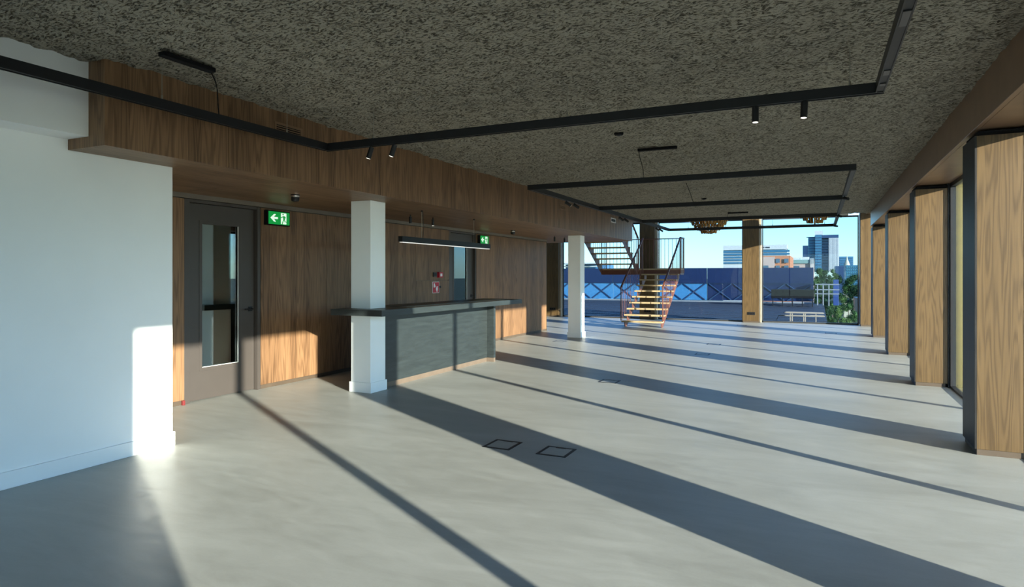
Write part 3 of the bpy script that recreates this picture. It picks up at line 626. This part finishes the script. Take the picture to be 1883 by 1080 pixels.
for k in range(4): slab(t, 'window_band', 1544, 1568, 474+k*4, 476+k*4, 420, TEAL3, .4)
t = thing('domed_building', (at(1557, 480, 380)[0], 380, -16), 'small pale domed building before the blue office block', 'building'); cx, cz = at(1557.5, 489, 380); wd = at(1564, 489, 380)[0]-cx
MB().lathe((cx, 382, cz-1.5), [(wd, -14), (wd, 1.3), (wd*.8, 2.6), (wd*.45, 4.2), (wd*.25, 5.0), (wd*.12, 6.6)], 14).build('dome', STONE, t)
t, *_ = bld('grid_office', 1555, 1579, 488, 260, 20, TEAL3, 'dark blue low office with window grid below the blue block')
for k in range(4):
    for j in range(6): slab(t, 'window', 1556.5+j*3.7, 1559+j*3.7, 490+k*5, 493+k*5, 260, TEAL, .3)
t, *_ = bld('grid_office', 1536, 1556, 489.5, 300, 20, DARKB, 'dark low office left of the window grid office')
t, x0, x1, z = bld('town_house', 1552, 1571, 535, 190, 8, STONE, 'cream house with small square windows among the trees')
slab(t, 'roof', 1551, 1572, 531, 535, 190, FRAME, .5, 8)
for u in (1558, 1563.5):
    for v in (538.5, 548): f = slab(t, 'window', u, u+3.4, v, v+4.3, 189.7, WIN, .15)
t, *_ = bld('town_house', 1571, 1582, 536, 202, 8, WH, 'white house right of the cream one'); slab(t, 'window', 1574, 1577, 539, 543, 201.7, WIN, .15); slab(t, 'roof', 1573, 1583, 532, 537, 201.5, GREIGE, .3, 8)
t, *_ = bld('dark_shed', 1573, 1583, 548, 90, 5, FRAME, 'dark building edge beside the corner pillar')
t, *_ = bld('glass_pavilion', 1040, 1102, 487, 150, 12, SKYB, 'pale blue glass pavilion on the skyline left of the stair'); slab(t, 'canopy', 1030, 1104, 484, 485.5, 149, WH, 2, 10); slab(t, 'canopy', 1030, 1103, 489.5, 491, 149, WH, .5, .2)

# trees
def leaf_mat(n, a, b_):
    t = NT(n); f = t.noise(t.n('TexCoord').outputs['Object'], .9, 4, .7); return t.prin(t.mix(t.maprange(f, .35, .65), a, b_), .7, 0, .2)
LEAF = [leaf_mat('leaf_mid', (.008, .03, .008, 1), (.045, .10, .025, 1)), leaf_mat('leaf_dark', (.004, .016, .006, 1), (.02, .055, .018, 1)), leaf_mat('leaf_light', (.02, .05, .012, 1), (.085, .14, .035, 1))]
BARK = plain('bark', (.10, .07, .05, 1), rough=.9)
def tree(x, y, ztop, rad, mi, label, n=4600):
    t = thing('tree', (x, y, -16), label, 'tree', 'trees beyond the roof deck'); h = ztop+16
    MB().tube([(x, y, -16), (x+.1, y, -16+h*.35), (x, y, -16+h*.7)], rad*.10, 7, rad*.04).build('trunk', BARK, t)
    cs = [(x+random.uniform(-.55, .55)*rad, y+random.uniform(-.5, .5)*rad, ztop-rad*.45-random.random()*h*.45, rad*random.uniform(.38, .6)) for _ in range(13)]+[(x, y, ztop-rad*.5, rad*.5)]
    v = []; f = []; per = n//len(cs)
    for cx, cy, cz, cr in cs:   # dense heart of each clump
        k = len(v); na, nb = 8, 5
        for i in range(1, nb):
            for j in range(na):
                a = math.pi*i/nb; b2 = 2*math.pi*j/na; q = cr*random.uniform(.45, .72)
                v.append((cx+q*math.sin(a)*math.cos(b2), cy+q*math.sin(a)*math.sin(b2), cz+q*math.cos(a)))
        v += [(cx, cy, cz+cr*.75), (cx, cy, cz-cr*.75)]; T = k+(nb-1)*na
        for i in range(nb-2):
            for j in range(na): f.append((k+i*na+j, k+(i+1)*na+j, k+(i+1)*na+(j+1) % na, k+i*na+(j+1) % na))
        for j in range(na): f.append((T, k+j, k+(j+1) % na)); f.append((T+1, k+(nb-2)*na+(j+1) % na, k+(nb-2)*na+j)); sz = rad*.05
    for cx, cy, cz, cr in cs:
        d = RNG.standard_normal((per, 3)); d /= np.linalg.norm(d, axis=1)[:, None]; d *= (cr*RNG.uniform(.55, 1.05, per))[:, None]; d += (cx, cy, cz)
        for q in d:
            a = RNG.standard_normal(3); a /= np.linalg.norm(a); b2 = np.cross(a, RNG.standard_normal(3)); b2 /= np.linalg.norm(b2); s = sz*(.6+RNG.random())
            k = len(v); v += [tuple(q+a*s), tuple(q+b2*s*.6), tuple(q-a*s), tuple(q-b2*s*.6)]; f.append((k, k+1, k+2, k+3))
    m = MB(); m.v = v; m.f = f; a = np.array(v); me = bpy.data.meshes.new('foliage'); me.from_pydata((a-np.array([x, y, -16])).tolist(), [], f); me.update()
    put(link('foliage', me, LEAF[mi], t, (x, y, -16)), kind='stuff')
for u, v, y, rp, mi, lb in ((1505, 492, 130, 13, 0, 'mid green tree just right of the navy screen'), (1519, 496, 120, 10, 1, 'dark tree below the glass tower'), (1531, 494, 135, 9, 0, 'slim green tree below the white tower side'), (1541, 505, 140, 14, 1, 'broad dark tree right of the blue post'),
    (1560, 510, 120, 13, 0, 'green tree above the cream house'), (1573, 503, 110, 14, 1, 'dark tree beside the corner pillar'), (1549, 545, 80, 12, 2, 'light green tree in front of the cream house'), (1562, 557, 62, 14, 0, 'near green tree below the cream house'),
    (1540, 562, 50, 16, 2, 'low light green bush tree at the deck edge'), (1572, 570, 48, 14, 0, 'low green tree beside the corner pillar foot'), (1522, 524, 90, 10, 1, 'dark tree behind the tube frame'), (1549, 582, 36, 16, 2, 'nearest low foliage below the deck edge'),
    (1512, 502, 160, 14, 1, 'dark tree filling in behind the mid green ones'), (1498, 508, 212, 14, 0, 'distant green tree half behind the navy screen'), (1530, 512, 100, 13, 0, 'green tree directly behind the blue post'), (1578, 520, 150, 14, 1, 'distant dark tree touching the corner pillar')):
    x, z = at(u, v, y); tree(x, y, z, rp/1190*y*1.0, mi, lb)
